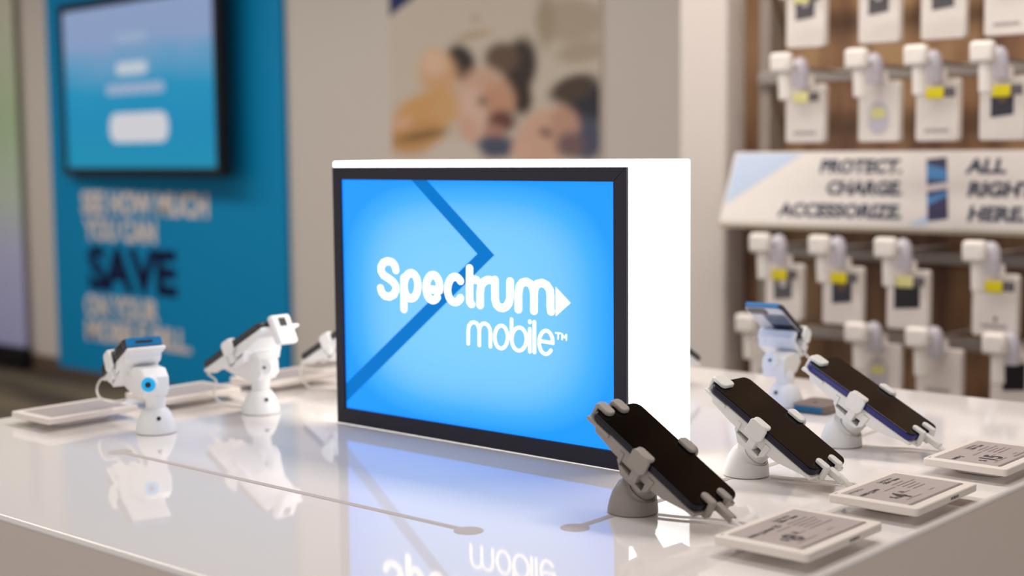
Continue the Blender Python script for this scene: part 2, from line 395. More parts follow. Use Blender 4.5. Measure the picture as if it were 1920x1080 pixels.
# header sign over the rack
hd = empty('header_sign', (-1.3, 3.35, 1.12)); tag(hd, 'slanted white header sign about protecting and charging, across the brown rack', 'sign')
b = newbm()
prof = [(0.006, .185), (-.004, .185), (-.080, .005), (-.080, -.014), (-.030, -.014), (.006, .12)]
prism(prof, -.83, 2.3, bev=.002, mtx=basis((0, 1, 0), (0, 0, 1), (1, 0, 0), (0, 0, 0)), bm=b)
link('sign_panel', b, 'header_white', hd)
link('sign_lip', box(-.829, 2.299, -.0815, -.074, -.0145, -.004, .001), 'header_lip', hd)['label'] = 'beige lower lip'
s_dir = Vector((0, .076, .180)).normalized(); nrm = Vector((0, -s_dir.z, s_dir.y))
MH = basis((1, 0, 0), s_dir, nrm * 1.0, (0, -.080, .005) + nrm * .0006) if False else basis((1, 0, 0), s_dir, nrm, Vector((0, -.080, .005)) + nrm * .0008)
SL = .1954
def hx(x): return x + 1.3
for it in (('PROTECT.', hx(-1.632 + 0.000), .137, .036, 'RIGHT', .0026, 1.0), ('CHARGE.', hx(-1.632 + 0.012), .078, .036, 'RIGHT', .0026, 1.0), ('ACCESSORIZE.', hx(-1.632 + 0.024), .016, .036, 'RIGHT', .0026, 1.05),
           ('ALL', hx(-1.462 + -0.002), .137, .036, 'LEFT', .0026, 1.15), ('RIGHT', hx(-1.462 + 0.010), .078, .036, 'LEFT', .0026, 1.1), ('HERE.', hx(-1.462 + 0.022), .016, .036, 'LEFT', .0026, 1.1)):
    link('sign_lettering', flat_text([it], MH), 'header_ink', hd, smooth=None)
def flatpoly(polys, Mx):
    b = newbm()
    for p in polys: b.faces.new([b.verts.new((x, y, 0)) for x, y in p])
    bmesh.ops.transform(b, matrix=Mx, verts=b.verts); return b
MH2 = MH @ Matrix.Translation((0, 0, -.0003))
for pl in ([(-.822, .045), (-.822, .19), (-.62, .19)], [(-.29, .0), (-.238, .03), (-.238, .0)]): link('tint_wedge', flatpoly([pl], MH2), 'header_tint', hd, smooth=None)
art = link('phone_picture', flatpoly([[(-.238, .010), (-.187, .018), (-.222, .178), (-.273, .172)]], MH), 'art_navy', hd, smooth=None)
MH3 = MH @ Matrix.Translation((0, 0, .0003))
for pl in ([(-.262, .12), (-.208, .115), (-.215, .145), (-.270, .16)], [(-.247, .05), (-.200, .078), (-.202, .088), (-.252, .075)]): link('picture_band', flatpoly([pl], MH3), 'art_blue', art, smooth=None)
link('picture_stripe', flatpoly([[(-.255, .088), (-.204, .096), (-.207, .112), (-.258, .104)]], MH3), 'art_white', art, smooth=None)

# hooks and hanging packs
def hook(x, z, yel, ref=''):
    """z = cap height; rod runs to the cross bar"""
    t = empty('security_hook', (x, 3.0, z))
    link('rod', tube([(0, .33, -.01), (0, .16, -.008), (0, .02, -.004)], .004, 8, 3), 'bar_grey', t)
    c = box(-.026, .026, -.015, .015, -.022, .026, .009, 3)
    link('lock_cap', c, 'hook_white', t)
    link('lock_stem', cyl((.004, .004, -.018), (.006, .006, -.085), .0145, 20, bev=.003), 'hook_white', t)
    d = loft([circ((0, .085, -.052), .021), circ((0, .085, -.02), .021), circ((0, .085, .003), .019), circ((0, .085, .014), .013), circ((0, .085, .019), .005)])
    link('lock_dome', d, 'lock_body', t)
    if yel:
        link('price_label', box(-.006, .036, .062, .066, -.092, -.066, .003, 2), 'label_yellow' if yel == 1 else 'label_pale', t)
        link('label_holder', box(.034, .062, .064, .068, -.088, -.066, .001), 'lock_dark', t)
    return t
def pack(x, zb, w, h, style, tilt=0, rz=0.):
    t = empty('accessory_pack', (x, 3.12, zb), rz)
    D = .022
    body = prism(rrect(w, h, .008, 4, 0, h / 2), -D / 2, D / 2, bev=.0015, mtx=basis((1, 0, 0), (0, 0, 1), (0, -1, 0), (0, 0, 0)))
    link('carton', body, 'card_white', t)
    link('hang_tab', prism(rrect(.036, .03, .008, 4, 0, h + .008), -.001, .001, mtx=basis((1, 0, 0), (0, 0, 1), (0, -1, 0), (0, 0, 0))), 'card_white', t)
    mt = basis((1, 0, 0), (0, 0, 1), (0, -1, 0), (0, -D / 2 - .0006, 0))
    if style in ('grey', 'dark', 'black', 'bit'):
        mm = {'grey': 'card_window', 'dark': 'card_dark', 'black': 'card_black', 'bit': 'card_black'}[style]
        ww, hh = (.052, .062) if style != 'black' else (.066, .068)
        zz = h * .60
        link('window', flatpoly([[(-ww / 2, zz - hh / 2 - .003), (ww / 2, zz - hh / 2 + .003), (ww / 2, zz + hh / 2), (-ww / 2, zz + hh / 2)]], mt), mm, t, smooth=None)
        if style in ('dark', 'grey'): link('product_picture', prism(rrect(.022, .022, .0108, 6, 0, zz + .008), 0, .0006, mtx=mt), 'art_white' if style == 'grey' else 'deck_brown', t)
    elif style == 'ring':
        link('product_picture', prism(rrect(.05, .075, .024, 6, 0, h * .4), 0, .0006, mtx=mt), 'lock_body', t)
        link('round_badge', prism(rrect(.04, .026, .0125, 6, 0, h * .48), .0007, .0012, mtx=mt), 'label_pale', t)
    else:
        link('caption', flatpoly([[(-.03, .02), (.03, .02), (.03, .028), (-.03, .028)]], mt), 'eink', t, smooth=None)
        if style == 'dot': link('emblem', prism(rrect(.008, .01, .003, 4, .004, .04), 0, .0006, mtx=mt), 'lock_dark', t)
    return t
rows = [
 ('top', 1.556, 1.748, .165, [(-1.783, 'grey', 2, 'leftmost in the top row'), (-1.590, 'grey', 1, 'second from left in the top row'), (-1.433, 'grey', 1, 'third from left in the top row'), (-1.285, 'plain', 0, 'in the top right corner')]),
 ('upper', 1.327, 1.512, .140, [(-1.782, 'plain', 2, 'leftmost in the row above the header sign'), (-1.587, 'ring', 0, 'directly above the word PROTECT'), (-1.443, 'plain', 1, 'above the header sign phone picture'), (-1.291, 'dark', 1, 'directly above the word ALL')]),
 ('lower', .890, 1.085, .140, [(-1.837, 'grey', 1, 'leftmost just below the header sign'), (-1.676, 'dark', 1, 'second from left below the header sign'), (-1.508, 'black', 2, 'third from left below the header sign'), (-1.299, 'dot', 1, 'below the word HERE')]),
 ('bottom', .732, .887, .120, [(-1.875, 'plain', 0, 'leftmost in the lowest row'), (-1.579, 'ring', 0, 'second from left in the lowest row'), (-1.428, 'plain', 0, 'third from left in the lowest row'), (-1.250, 'bit', 0, 'rightmost in the lowest row')])]
desc = {'plain': 'plain white carton', 'dot': 'white carton with one dark mark', 'grey': 'white carton with grey window', 'dark': 'white carton with dark window',
        'black': 'white carton with large black window', 'ring': 'white carton with rounded picture', 'bit': 'white carton with black picture'}
for nm, zb, zc, h, items in rows:
    for i, (x, st, yel, where) in enumerate(items):
        hk = hook(x, zc, yel); tag(hk, 'white hook %s%s' % ({1: 'with yellow label, ', 2: 'with pale yellow label, ', 0: 'without yellow label, '}[yel], where), 'hook', 'security hooks on the accessory rack')
        p = pack(x, zb, .104 + (.006 if nm == 'bottom' else 0), h, st, rz=random.uniform(-.06, .06))
        tag(p, 'hanging %s %s' % (desc[st], where), 'package', 'accessory cartons on the rack')
for x in (-1.12, -.97):      # the ones just beyond the right edge that soft blur can bring in
    pass

# ------------------------------------------------------------------ counter
ct = empty('display_counter', (-1.3835, 1.552, 0)); tag(ct, 'glossy white square display counter in the foreground', 'counter')
CX0, CX1, CY0, CY1 = -2.091, -.676, .830, 2.274
link('countertop', box(CX0 + 1.3835, CX1 + 1.3835, CY0 - 1.552, CY1 - 1.552, TT - .0105, TT, .0045, 4), 'counter', ct)
link('side_panel', box(CX0 + 1.3835 + .0003, CX1 + 1.3835 - .0003, CY0 - 1.552 + .0003, CY1 - 1.552 - .0003, .08, TT - .0046, .0), 'counter_side', ct)
link('plinth', box(CX0 + 1.44, CX1 + 1.33, CY0 - 1.49, CY1 - 1.61, 0, .08), 'tv_black', ct)
def slotpoly(p, q, w, r, ends):
    """flat cable slot with round keyhole ends, local xy"""
    p = Vector(p); q = Vector(q); d = (q - p).normalized(); n = Vector((-d.y, d.x)); out = []
    def arc(c, a0, a1, rr, k=14): return [(c.x + rr * math.cos(a0 + (a1 - a0) * i / k), c.y + rr * math.sin(a0 + (a1 - a0) * i / k)) for i in range(k + 1)]
    ang = math.atan2(d.y, d.x); g = math.asin(min(1, (w / 2) / r)) if r > w / 2 else PI / 2
    out += arc(q, ang - PI + g, ang + PI - g, r) if ends[1] else [tuple(q - n * w / 2), tuple(q + n * w / 2)]
    out += arc(p, ang + g, ang + 2 * PI - g, r) if ends[0] else [tuple(p + n * w / 2), tuple(p - n * w / 2)]
    return out
for (p, q, e) in (((-1.715, 1.122), (-1.052, 1.122), (1, 1)), ((-.970, 1.205), (-.970, 1.99), (1, 1))):
    link('cable_slot', prism([(x + 1.3835, y - 1.552) for x, y in slotpoly(p, q, .0095, .0165, e)], TT - .001, TT + .0004), 'slot', ct)

# ------------------------------------------------------------------ lightbox
BX, BY_, BW, BD, BH = -1.646, 1.462, .562, .136, .399
lb = empty('lightbox_sign', (BX, BY_, TT + .0005)); tag(lb, 'glowing white lightbox with a blue logo face standing on the counter', 'lightbox')
link('acrylic_body', box(0, BW, .002, BD - .002, .0, BH, .003, 3), 'acrylic_glow', lb)
def mitred(x0, x1, z0, z1, ix0, ix1, iz0, iz1, y0, y1):
    b = newbm(); O = [(x0, z0), (x1, z0), (x1, z1), (x0, z1)]; I = [(ix0, iz0), (ix1, iz0), (ix1, iz1), (ix0, iz1)]; g = .0003
    out = []
    for k in range(4):
        a, c = O[k], O[(k + 1) % 4]; d, e = I[(k + 1) % 4], I[k]
        b = newbm(); lo = [b.verts.new((p[0], y0, p[1])) for p in (a, c, d, e)]; hi = [b.verts.new((p[0], y1, p[1])) for p in (a, c, d, e)]
        b.faces.new(lo); b.faces.new(hi[::-1])
        for i in range(4): b.faces.new((lo[i], hi[i], hi[(i + 1) % 4], lo[(i + 1) % 4]))
        bmesh.ops.recalc_face_normals(b, faces=b.faces)
        bmesh.ops.bevel(b, geom=list(b.edges), offset=.0006, segments=1, affect='EDGES'); out.append(b)
    return out
LG = {"B":[[[0.1366,0.2402],[0.1346,0.2471],[0.129,0.2515],[0.1199,0.2528],[0.1107,0.2501],[0.1053,0.2436],[0.1054,0.237],[0.1105,0.2315],[0.1202,0.2277],[0.1292,0.2235],[0.1354,0.2181],[0.1362,0.2111],[0.1318,0.2045],[0.1225,0.2004],[0.1125,0.2011],[0.1058,0.2058],[0.1035,0.2121]],[[0.1531,0.23],[0.1521,0.1839]],[[0.1816,0.2198],[0.1815,0.2233],[0.1807,0.2267],[0.1795,0.2299],[0.1778,0.2326],[0.1757,0.2348],[0.1733,0.2363],[0.1707,0.2373],[0.1679,0.2375],[0.1651,0.237],[0.1624,0.2358],[0.1599,0.234],[0.1577,0.2316],[0.1558,0.2287],[0.1544,0.2254],[0.1535,0.2219],[0.1532,0.2182],[0.1534,0.2146],[0.1541,0.2112],[0.1553,0.208],[0.1571,0.2053],[0.1592,0.2031],[0.1616,0.2016],[0.1643,0.2007],[0.167,0.2005],[0.1698,0.201],[0.1725,0.2022],[0.175,0.2041],[0.1772,0.2065],[0.179,0.2094],[0.1804,0.2126],[0.1813,0.2161],[0.1816,0.2198]],[[0.2,0.2162],[0.225,0.2155]],[[0.2252,0.2169],[0.2254,0.2203],[0.2251,0.2236],[0.2243,0.2268],[0.2232,0.2296],[0.2216,0.2321],[0.2197,0.2342],[0.2176,0.2357],[0.2152,0.2366],[0.2127,0.2369],[0.2102,0.2366],[0.2077,0.2357],[0.2054,0.2341],[0.2033,0.2321],[0.2015,0.2295],[0.2,0.2266],[0.199,0.2234],[0.1984,0.2201],[0.1983,0.2167],[0.1986,0.2133],[0.1994,0.2102],[0.2006,0.2073],[0.2023,0.2049],[0.2042,0.2029],[0.2064,0.2015],[0.2088,0.2006],[0.2113,0.2004],[0.2139,0.2009],[0.2163,0.2019],[0.2186,0.2035],[0.2206,0.2057]],[[0.2661,0.231],[0.2642,0.2332],[0.262,0.2348],[0.2596,0.2359],[0.257,0.2364],[0.2544,0.2363],[0.2518,0.2355],[0.2493,0.2342],[0.247,0.2324],[0.245,0.23],[0.2433,0.2273],[0.2421,0.2242],[0.2413,0.221],[0.2409,0.2176],[0.2411,0.2143],[0.2418,0.2111],[0.2429,0.2082],[0.2445,0.2056],[0.2464,0.2035],[0.2487,0.2019],[0.2511,0.2009],[0.2537,0.2004],[0.2564,0.2006],[0.259,0.2014],[0.2615,0.2027],[0.2637,0.2046],[0.2657,0.207]],[[0.2839,0.2499],[0.2832,0.2082],[0.2836,0.2022],[0.2869,0.1996]],[[0.2836,0.235],[0.2967,0.234]],[[0.303,0.1993],[0.3033,0.2175],[0.3053,0.2266],[0.3103,0.2323],[0.3179,0.2353],[0.3222,0.2353]],[[0.3312,0.236],[0.3311,0.2091],[0.3334,0.2021],[0.3392,0.1982],[0.345,0.1978],[0.3514,0.2004],[0.3562,0.2057],[0.3584,0.2127],[0.3589,0.2354]],[[0.3733,0.1979],[0.3736,0.2195],[0.3758,0.2295],[0.381,0.2348],[0.3882,0.2364],[0.3958,0.2335],[0.4003,0.2269],[0.4013,0.2192],[0.401,0.1977]],[[0.4013,0.2192],[0.4024,0.2286],[0.4075,0.2345],[0.4159,0.2363],[0.4236,0.2336],[0.429,0.2275],[0.43,0.2199],[0.4298,0.2054],[0.4308,0.1987]]],"T":[[[0.2793,0.1435],[0.2796,0.1623],[0.2814,0.1695],[0.2862,0.1737],[0.2909,0.1747],[0.2963,0.1731],[0.2995,0.1688],[0.3005,0.1624],[0.3002,0.143]],[[0.3005,0.1624],[0.3017,0.169],[0.3061,0.1734],[0.311,0.1745],[0.3169,0.1725],[0.3206,0.1674],[0.3213,0.1624],[0.3211,0.1427]],[[0.3532,0.1586],[0.353,0.1617],[0.3524,0.1646],[0.3513,0.1672],[0.3499,0.1695],[0.3481,0.1713],[0.3461,0.1726],[0.3439,0.1734],[0.3415,0.1735],[0.3392,0.173],[0.3369,0.172],[0.3348,0.1704],[0.333,0.1682],[0.3315,0.1657],[0.3303,0.1629],[0.3296,0.1599],[0.3293,0.1568],[0.3295,0.1537],[0.3301,0.1508],[0.3312,0.1481],[0.3327,0.1458],[0.3345,0.144],[0.3365,0.1427],[0.3388,0.142],[0.3411,0.1419],[0.3434,0.1424],[0.3457,0.1435],[0.3478,0.1451],[0.3496,0.1472],[0.3511,0.1497],[0.3522,0.1525],[0.353,0.1556],[0.3532,0.1586]],[[0.3606,0.1836],[0.3603,0.1564]],[[0.3871,0.1585],[0.3868,0.1616],[0.3861,0.1645],[0.3849,0.1671],[0.3833,0.1694],[0.3814,0.1712],[0.3791,0.1725],[0.3766,0.1732],[0.374,0.1733],[0.3715,0.1728],[0.369,0.1717],[0.3666,0.1701],[0.3646,0.168],[0.3629,0.1654],[0.3616,0.1626],[0.3608,0.1596],[0.3605,0.1564],[0.3608,0.1534],[0.3615,0.1504],[0.3627,0.1478],[0.3643,0.1455],[0.3663,0.1437],[0.3686,0.1424],[0.3711,0.1417],[0.3737,0.1416],[0.3763,0.1422],[0.3788,0.1433],[0.3811,0.1449],[0.3831,0.1471],[0.3847,0.1496],[0.386,0.1524],[0.3868,0.1554],[0.3871,0.1585]],[[0.3931,0.1727],[0.3928,0.1417]],[[0.4014,0.1829],[0.401,0.1416]],[[0.4108,0.1579],[0.4334,0.1569]],[[0.4331,0.1566],[0.4331,0.1595],[0.4327,0.1624],[0.4318,0.165],[0.4306,0.1674],[0.4291,0.1693],[0.4273,0.1709],[0.4253,0.1719],[0.4232,0.1725],[0.421,0.1724],[0.4188,0.1719],[0.4167,0.1708],[0.4147,0.1692],[0.413,0.1671],[0.4116,0.1647],[0.4105,0.1621],[0.4098,0.1592],[0.4095,0.1562],[0.4096,0.1533],[0.4102,0.1505],[0.4111,0.1479],[0.4124,0.1456],[0.414,0.1437],[0.4158,0.1422],[0.4179,0.1413],[0.4201,0.1409],[0.4223,0.1411],[0.4244,0.1418],[0.4265,0.1431],[0.4284,0.1448],[0.43,0.1469]]],"dot":[0.3932,0.1825],"tri":[[0.4388,0.2321],[0.4639,0.2123],[0.4387,0.1931]],"tm":[[[0.4382,0.1709],[0.4469,0.1707]],[[0.4425,0.1708],[0.4424,0.1631]],[[0.4491,0.1628],[0.4491,0.1701],[0.4528,0.1654],[0.4565,0.1699],[0.4564,0.1626]]]}
def face_side(back):
    """front face looks to -y; the back face is the same, turned round"""
    Mx = Matrix.Identity(4) if not back else Matrix.Translation((BW, BD, 0)) @ Matrix.Rotation(PI, 4, 'Z')
    fr = empty('sign_frame', (0, 0, 0)) if False else None
    root = None
    fb = newbm()
    for b in mitred(.0055, .5570, .0006, .3900, .0232, .5365, .0245, .3715, -.0035, .0022): add(fb, b)
    bmesh.ops.transform(fb, matrix=Mx, verts=fb.verts); f = link('black_frame', fb, 'frame_black', lb, smooth=25)
    pb = box(.0228, .5370, .0005, .0018, .0241, .3719); bmesh.ops.transform(pb, matrix=Mx, verts=pb.verts); g = link('blue_film', pb, 'film_blue', lb)
    def poly(pts, y):
        b = newbm(); b.faces.new([b.verts.new((x, y, z)) for x, z in pts]); return b
    cb = poly([(.1709, .3718), (.2021, .3718), (.3298, .2699), (.0233, .0335), (.0233, .0617), (.2983, .2704)], .0001)
    bmesh.ops.transform(cb, matrix=Mx, verts=cb.verts); link('chevron', cb, 'chevron_blue', g, smooth=None)
    def stroke(lines, w, y, sx=1.):
        lines = [[(q[0] / sx, q[1]) for q in ln] for ln in lines]
        b = newbm(); k = 0
        for ln in lines:
            for (a, c) in zip(ln, ln[1:]):
                a2, c2 = Vector(a), Vector(c); d = (c2 - a2)
                if d.length < 1e-6: continue
                d.normalize(); n = Vector((-d.y, d.x)) * w / 2; k += 1
                b.faces.new([b.verts.new((p.x, y - k * 1e-6, p.y)) for p in (a2 - n, c2 - n, c2 + n, a2 + n)])
            for a in ln:
                k += 1; b.faces.new([b.verts.new((a[0] + w / 2 * math.cos(2 * PI * i / 16), y - k * 1e-6, a[1] + w / 2 * math.sin(2 * PI * i / 16))) for i in range(16)])
        for v in b.verts: v.co.x *= sx
        return b
    wb = stroke(LG['B'], .0106, -.0004, 1.24); add(wb, poly(LG['tri'], -.0004)); bmesh.ops.transform(wb, matrix=Mx, verts=wb.verts)
    link('bold_lettering', wb, 'letter_white', g, smooth=None)['label'] = 'thick white rounded word'
    tb = stroke(LG['T'], .0046, -.0003, 1.25); add(tb, stroke([[LG['dot'], (LG['dot'][0] + .0001, LG['dot'][1])]], .0062, -.0003)); add(tb, stroke(LG['tm'], .0020, -.0003))
    bmesh.ops.transform(tb, matrix=Mx, verts=tb.verts); link('thin_lettering', tb, 'letter_white', g, smooth=None)['label'] = 'thin white word below'
face_side(False); face_side(True)

# ------------------------------------------------------------------ phone mounts and phones
def head_matrix(fc, th): return basis((math.cos(th), 0, -math.sin(th)), (0, 1, 0), (math.sin(th), 0, math.cos(th)), fc)
def mount(loc, yaw, fc, th, L, Wd, T, mtl, tall, tops, label, dot=False, ring=None, ds=0., short=False, block=False):
    """root at the base; head frame: x runs down the phone, y across it, z out of its face"""
    t = empty('phone_mount', (loc[0], loc[1], TT), yaw); tag(t, label, 'phone stand', 'phone mounts on the counter')
    Hm = head_matrix(fc, th); n = Vector((math.sin(th), 0, math.cos(th))); fcv = Vector(fc)
    z0 = .0006
    if not tall:
        cc = Vector((.0140, fcv.y * .3, .0275)); lean = (fcv - n * (T + .022) - cc).normalized()
        rings = [circ((0, 0, z0), .0270), circ((0, 0, z0 + .0006), .0292), circ((0, 0, .005), .0290),
                 circ(Vector((.0012, 0, .0125)), .0277, Vector((.10, 0, 1))), circ(Vector((.0032, 0, .0195)), .0262, Vector((.25, 0, 1))),
                 circ(Vector((.0066, 0, .0262)), .0238, Vector((.50, 0, 1))), circ(Vector((.0092, 0, .0284)), .0215, lean), circ(Vector((.0118, 0, .0284)), .0186, lean), circ(cc + lean * .0012, .0172, lean), circ(cc + lean * .0006, .0158, lean), circ(cc - lean * .003, .0156, lean)]
    else:
        lean = Vector((.0, 0, 1)); cc = Vector((.002, 0, .034))
        rings = [circ((0, 0, z0), .0280), circ((0, 0, z0 + .0006), .0300), circ((0, 0, .006), .0298), circ((0, 0, .016), .0272, Vector((.03, 0, 1))), circ((.001, 0, .026), .0235, Vector((.1, 0, 1))),
                 circ((.002, 0, .0335), .0195, Vector((.12, 0, 1))), circ((.002, 0, .0365), .0165, Vector((.12, 0, 1))), circ((.002, 0, .0355), .0150, Vector((.12, 0, 1)))]
    base = link('base', loft(rings), mtl, t, smooth=50)
    if dot:
        link('screw', cyl((-.0235 * dot[0], -.0235 * dot[1], .024), (-.0262 * dot[0], -.0262 * dot[1], .025), .0030, 14), 'screw', base)
    else: link('rubber_foot', cyl((.020, -.006, .0001), (.020, -.006, .0022), .007, 16), 'screw', base)
    # neck
    hb = fcv - n * (T + .022)
    if not tall:
        link('neck', loft([circ(cc - lean * .002, .0150, lean), circ(cc + lean * .006, .0148, lean), circ(cc + lean * .013, .0150, lean), circ(hb + n * .002, .0172, n), circ(hb + n * .010, .0180, n)]), mtl, t, smooth=50)
    else:
        hy = fcv - n * (T + .030); pass
        neck = link('neck', loft([circ((.001, 0, .033), .0148), circ((0, 0, .040), .0142), circ((-.001, 0, .050), .0148), circ((-.002, hy.y * .4, .060), .0170)]), mtl, t, smooth=50)
        # broad hinge body with its side knob
        pb = [(-.016, .056), (.008, .053), (.050, .060), (.062, .064), (.060, .072), (.044, .088), (.020, .099), (-.012, .098), (-.024, .086), (-.025, .066)]
        if short: pb = [(-.016, .048), (.010, .045), (.030, .052), (.046, .066), (.042, .080), (.020, .086), (-.010, .084), (-.020, .078), (-.022, .066)]
        hyy = hy.y * .5
        link('hinge_block', prism(pb, -.0195 - hyy, .0195 - hyy, bev=.0035, seg=3, mtx=basis((1, 0, 0), (0, 0, 1), (0, -1, 0), (0, 0, 0))), mtl, t, smooth=30)
        kd = Vector((ring[0], ring[1], 0)).normalized()
        kc = Vector((-.0215, hyy + ring[3], .077)) - kd * .003
        kb = link('knob', cyl(kc, kc + kd * .010, .0125, 28, bev=.0015), mtl, t)
        if ring and ring[2]: link('knob_ring', cyl(kc + kd * .010, kc + kd * .0116, .0105, 28), 'knob_blue', kb)['label'] = 'bright blue ring'
        link('knob_center', cyl(kc + kd * .0100, kc + kd * .0128, .0042 if ring[2] else .0022, 20), 'screw', kb)
    # tray behind the phone: wedge that thins to the lower end
    h = L / 2
    pr_ = [(-h - .002, -T - .0005), (-h - .002, -T - .004), (-h + .010, -T - .006), (-h + .013, -T - .0120), (-.040, -T - .016), (.026, -T - .018), (.040, -T - .0165), (h - .012, -T - .0065), (h + .001, -T - .005), (h + .001, -T - .0005)]
    MS = Hm @ basis((1, 0, 0), (0, 0, 1), (0, -1, 0), (0, 0, 0))
    hw = min(Wd / 2 - .0025, .0375)
    if short: pr_ = [(.016, -T - .0030), (.018, -T - .010), (.026, -T - .018), (.040, -T - .0165), (h - .012, -T - .0065), (h + .001, -T - .005), (h + .001, -T - .0030)]; hw *= .62
    link('back_tray', prism(pr_, -hw, hw, bev=.0012, mtx=MS), mtl, t, smooth=30)
    # upper cradle plate with a shallow side step
    if not short: link('cradle_plate', box(-h - .004, -h + .034, -hw - .003, hw * .5, -T - .006, -T - .0008, .002, 2, mtx=Hm), mtl, t)
    # clamp housing: core plus a ring round the side openings
    hz0, hz1 = -T - .0300, -T - .0060; he = Wd / 2 - .001
    MS0, Hm0 = MS, Hm; MS = MS @ Matrix.Translation((ds, 0, 0)); Hm = Hm @ Matrix.Translation((ds, 0, 0))
    prh = [(-.031, hz1), (-.029, hz0 + .012), (-.017, hz0), (.015, hz0), (.023, hz0 + .008), (.026, hz1)]
    hs = newbm(); prism(prh, -he + .013, he - .013, bev=.001, mtx=MS, bm=hs)
    for s in (-1, 1):
        e0, e1 = sorted((s * he, s * (he - .0135)))
        prism([(-.031, hz1), (-.029, hz0 + .012), (-.024, hz0 + .0075), (-.024, hz1)], -e1, -e0, bev=.0006, mtx=MS, bm=hs)
        prism([(.0165, hz1), (.0165, hz0 + .002), (.023, hz0 + .008), (.026, hz1)], -e1, -e0, bev=.0006, mtx=MS, bm=hs)
        prism([(-.024, hz0 + .0078), (-.017, hz0), (.015, hz0), (.0168, hz0 + .0022), (.0168, hz0 + .0040), (-.024, hz0 + .0098)], -e1, -e0, bev=.0004, mtx=MS, bm=hs)
    hous = link('clamp_housing', hs, mtl, t, smooth=30)
    for s in (-1, 1):
        e0, e1 = sorted((s * (he - .012), s * (he - .0125)))
        link('opening', box(-.0235, .0162, e0, e1, hz0 + .006, hz1, mtx=Hm), 'stand_dark', hous)  # dark sheet on the recess floor, painted as its shade
    # side clamps
    for s in (-1, 1):
        c = newbm(); we = Wd / 2
        def bx(d0, d1, ea, eb, n0, n1, bev, seg=3):
            e0, e1 = sorted((s * ea, s * eb)); box(d0, d1, e0, e1, n0, n1, bev, seg, c, Hm)
        # upright pad (rounded outline seen from the side)
        Mside = Hm @ basis((1, 0, 0), (0, 0, 1), (0, -1, 0), (0, 0, 0))
        e0, e1 = sorted((s * (we + .0010), s * (we + .0058)))
        pad = [(-.0132, -T - .0060)] + [(-.0130 + .006 - .006 * math.cos(a), .0005 + .0048 * math.sin(a)) for a in [PI / 2 * i / 5 for i in range(6)]] + [(.0065 + .007 * math.sin(a), -.0015 + .0068 * math.cos(a)) for a in [PI / 2 * i / 5 for i in range(6)]] + [(.0136, -T - .0035), (.0095, -T - .0085), (-.0088, -T - .0085)]
        prism(pad, -e1, -e0, bev=.0012, mtx=Mside, bm=c)
        # lip curling over the glass
        Mtop = Hm
        e0, e1 = sorted((s * (we + .0035), s * (we - .0085)))
        prism(rrect(.0245, .0115, .0050, 5, .0003, s * (we - .0025)), .0006, .0050, bev=.0015, mtx=Hm, bm=c)
        # arm going down into the housing opening
        bx(-.0035, .0075, we + .0035, we - .010, -T - .0225, -T - .0070, .0010)
        link('side_clamp', c, mtl, t, smooth=35)
    Hm = Hm0; MS = MS0
    # top clips
    for (e, wc) in tops:
        e *= Wd; c = newbm()
        box(-h - .0058, -h - .0008, e - wc / 2, e + wc / 2, -T - .006, .0040, .0014, 2, c, Hm)
        prism(rrect(.022, wc, min(.0058, wc / 2 - .0004), 6, -h + .0052, e), .0004, .0056, bev=.0016, mtx=Hm, bm=c)
        link('top_clip', c, mtl, t, smooth=40)
    if block:
        c = box(-h - .0135, -h - .0005, -.0195, .0195, -T - .034, .0050, .0045, 3, None, Hm); bl_ = link('top_block', c, mtl, t, smooth=30)
        link('block_window', box(-h - .0140, -h - .0134, -.007, .007, -T - .006, .0005 - .002, .0005, 1, None, Hm), 'stand_dark', bl_)
    # bottom fingers
    for e in (-.0150, .0125):
        c = newbm()
        box(h + .0008, h + .0062, e - .0052, e + .0052, -T - .0055, .0036, .0014, 2, c, Hm)
        prism(rrect(.020, .0104, .0050, 6, h - .0035, e), .0004, .0052, bev=.0015, mtx=Hm, bm=c)
        box(h - .006, h + .006, e - .0052, e + .0052, -T - .0075, -T - .0015, .001, 2, c, Hm)
        link('bottom_clip', c, mtl, t, smooth=40)
    # lock screw at the upper side of the housing
    if tall: return t, Hm
    kc = Hm @ Vector((-.029, -.016, -T - .0165)); kd = (Hm.to_3x3() @ Vector((-1, 0, 0)))
    k = link('lock_screw', cyl(kc, kc + kd * .0115, .0058, 24, bev=.0008), 'chrome', t); k['label'] = 'chrome lock screw'
    return t, Hm
def phone(mw, L, Wd, T, frame, label, back=None, cat='phone', extras=None, kind='smartphone'):
    cyan_top = frame == 'phone_cyan'; frame = 'phone_graphite' if cyan_top else frame
    t = empty('smartphone', (0, 0, 0), mtx=mw); tag(t, label, cat, 'display phones on the counter')
    link('body', prism(rrect(L, Wd, .0105, 8), -T, -.0007, bev=.0022, seg=3), frame, t, smooth=40)
    sc = link('screen', prism(rrect(L - .0022, Wd - .0022, .0098, 8), -.0010, 0, bev=.0006, seg=2), 'glass_black', t, smooth=40)
    link('front_camera', cyl((-L / 2 + .0065, 0, -.0002), (-L / 2 + .0065, 0, .00012), .0018, 16), 'lens', sc)
    link('power_button', box(-.022, -.010, Wd / 2 - .0006, Wd / 2 + .0007, -T * .65, -T * .4, .0003), frame, t)
    link('volume_button', box(-.048, -.026, Wd / 2 - .0006, Wd / 2 + .0007, -T * .65, -T * .4, .0003), frame, t)
    if cyan_top: link('top_edge', prism(rrect(.006, Wd - .010, .0012, 4, -L / 2 + .0022, 0), -T + .0006, -.0008, bev=.0006), 'phone_cyan', t)['label'] = 'bright blue top edge'
    if extras: extras(t, L, Wd, T)
    return t
def camera_block(t, L, Wd, T):
    link('camera_block', prism(rrect(.020, .030, .006, 5, -L / 2 + .015, .014), -T - .0018, -T + .0004, bev=.0006), 'lens', t)
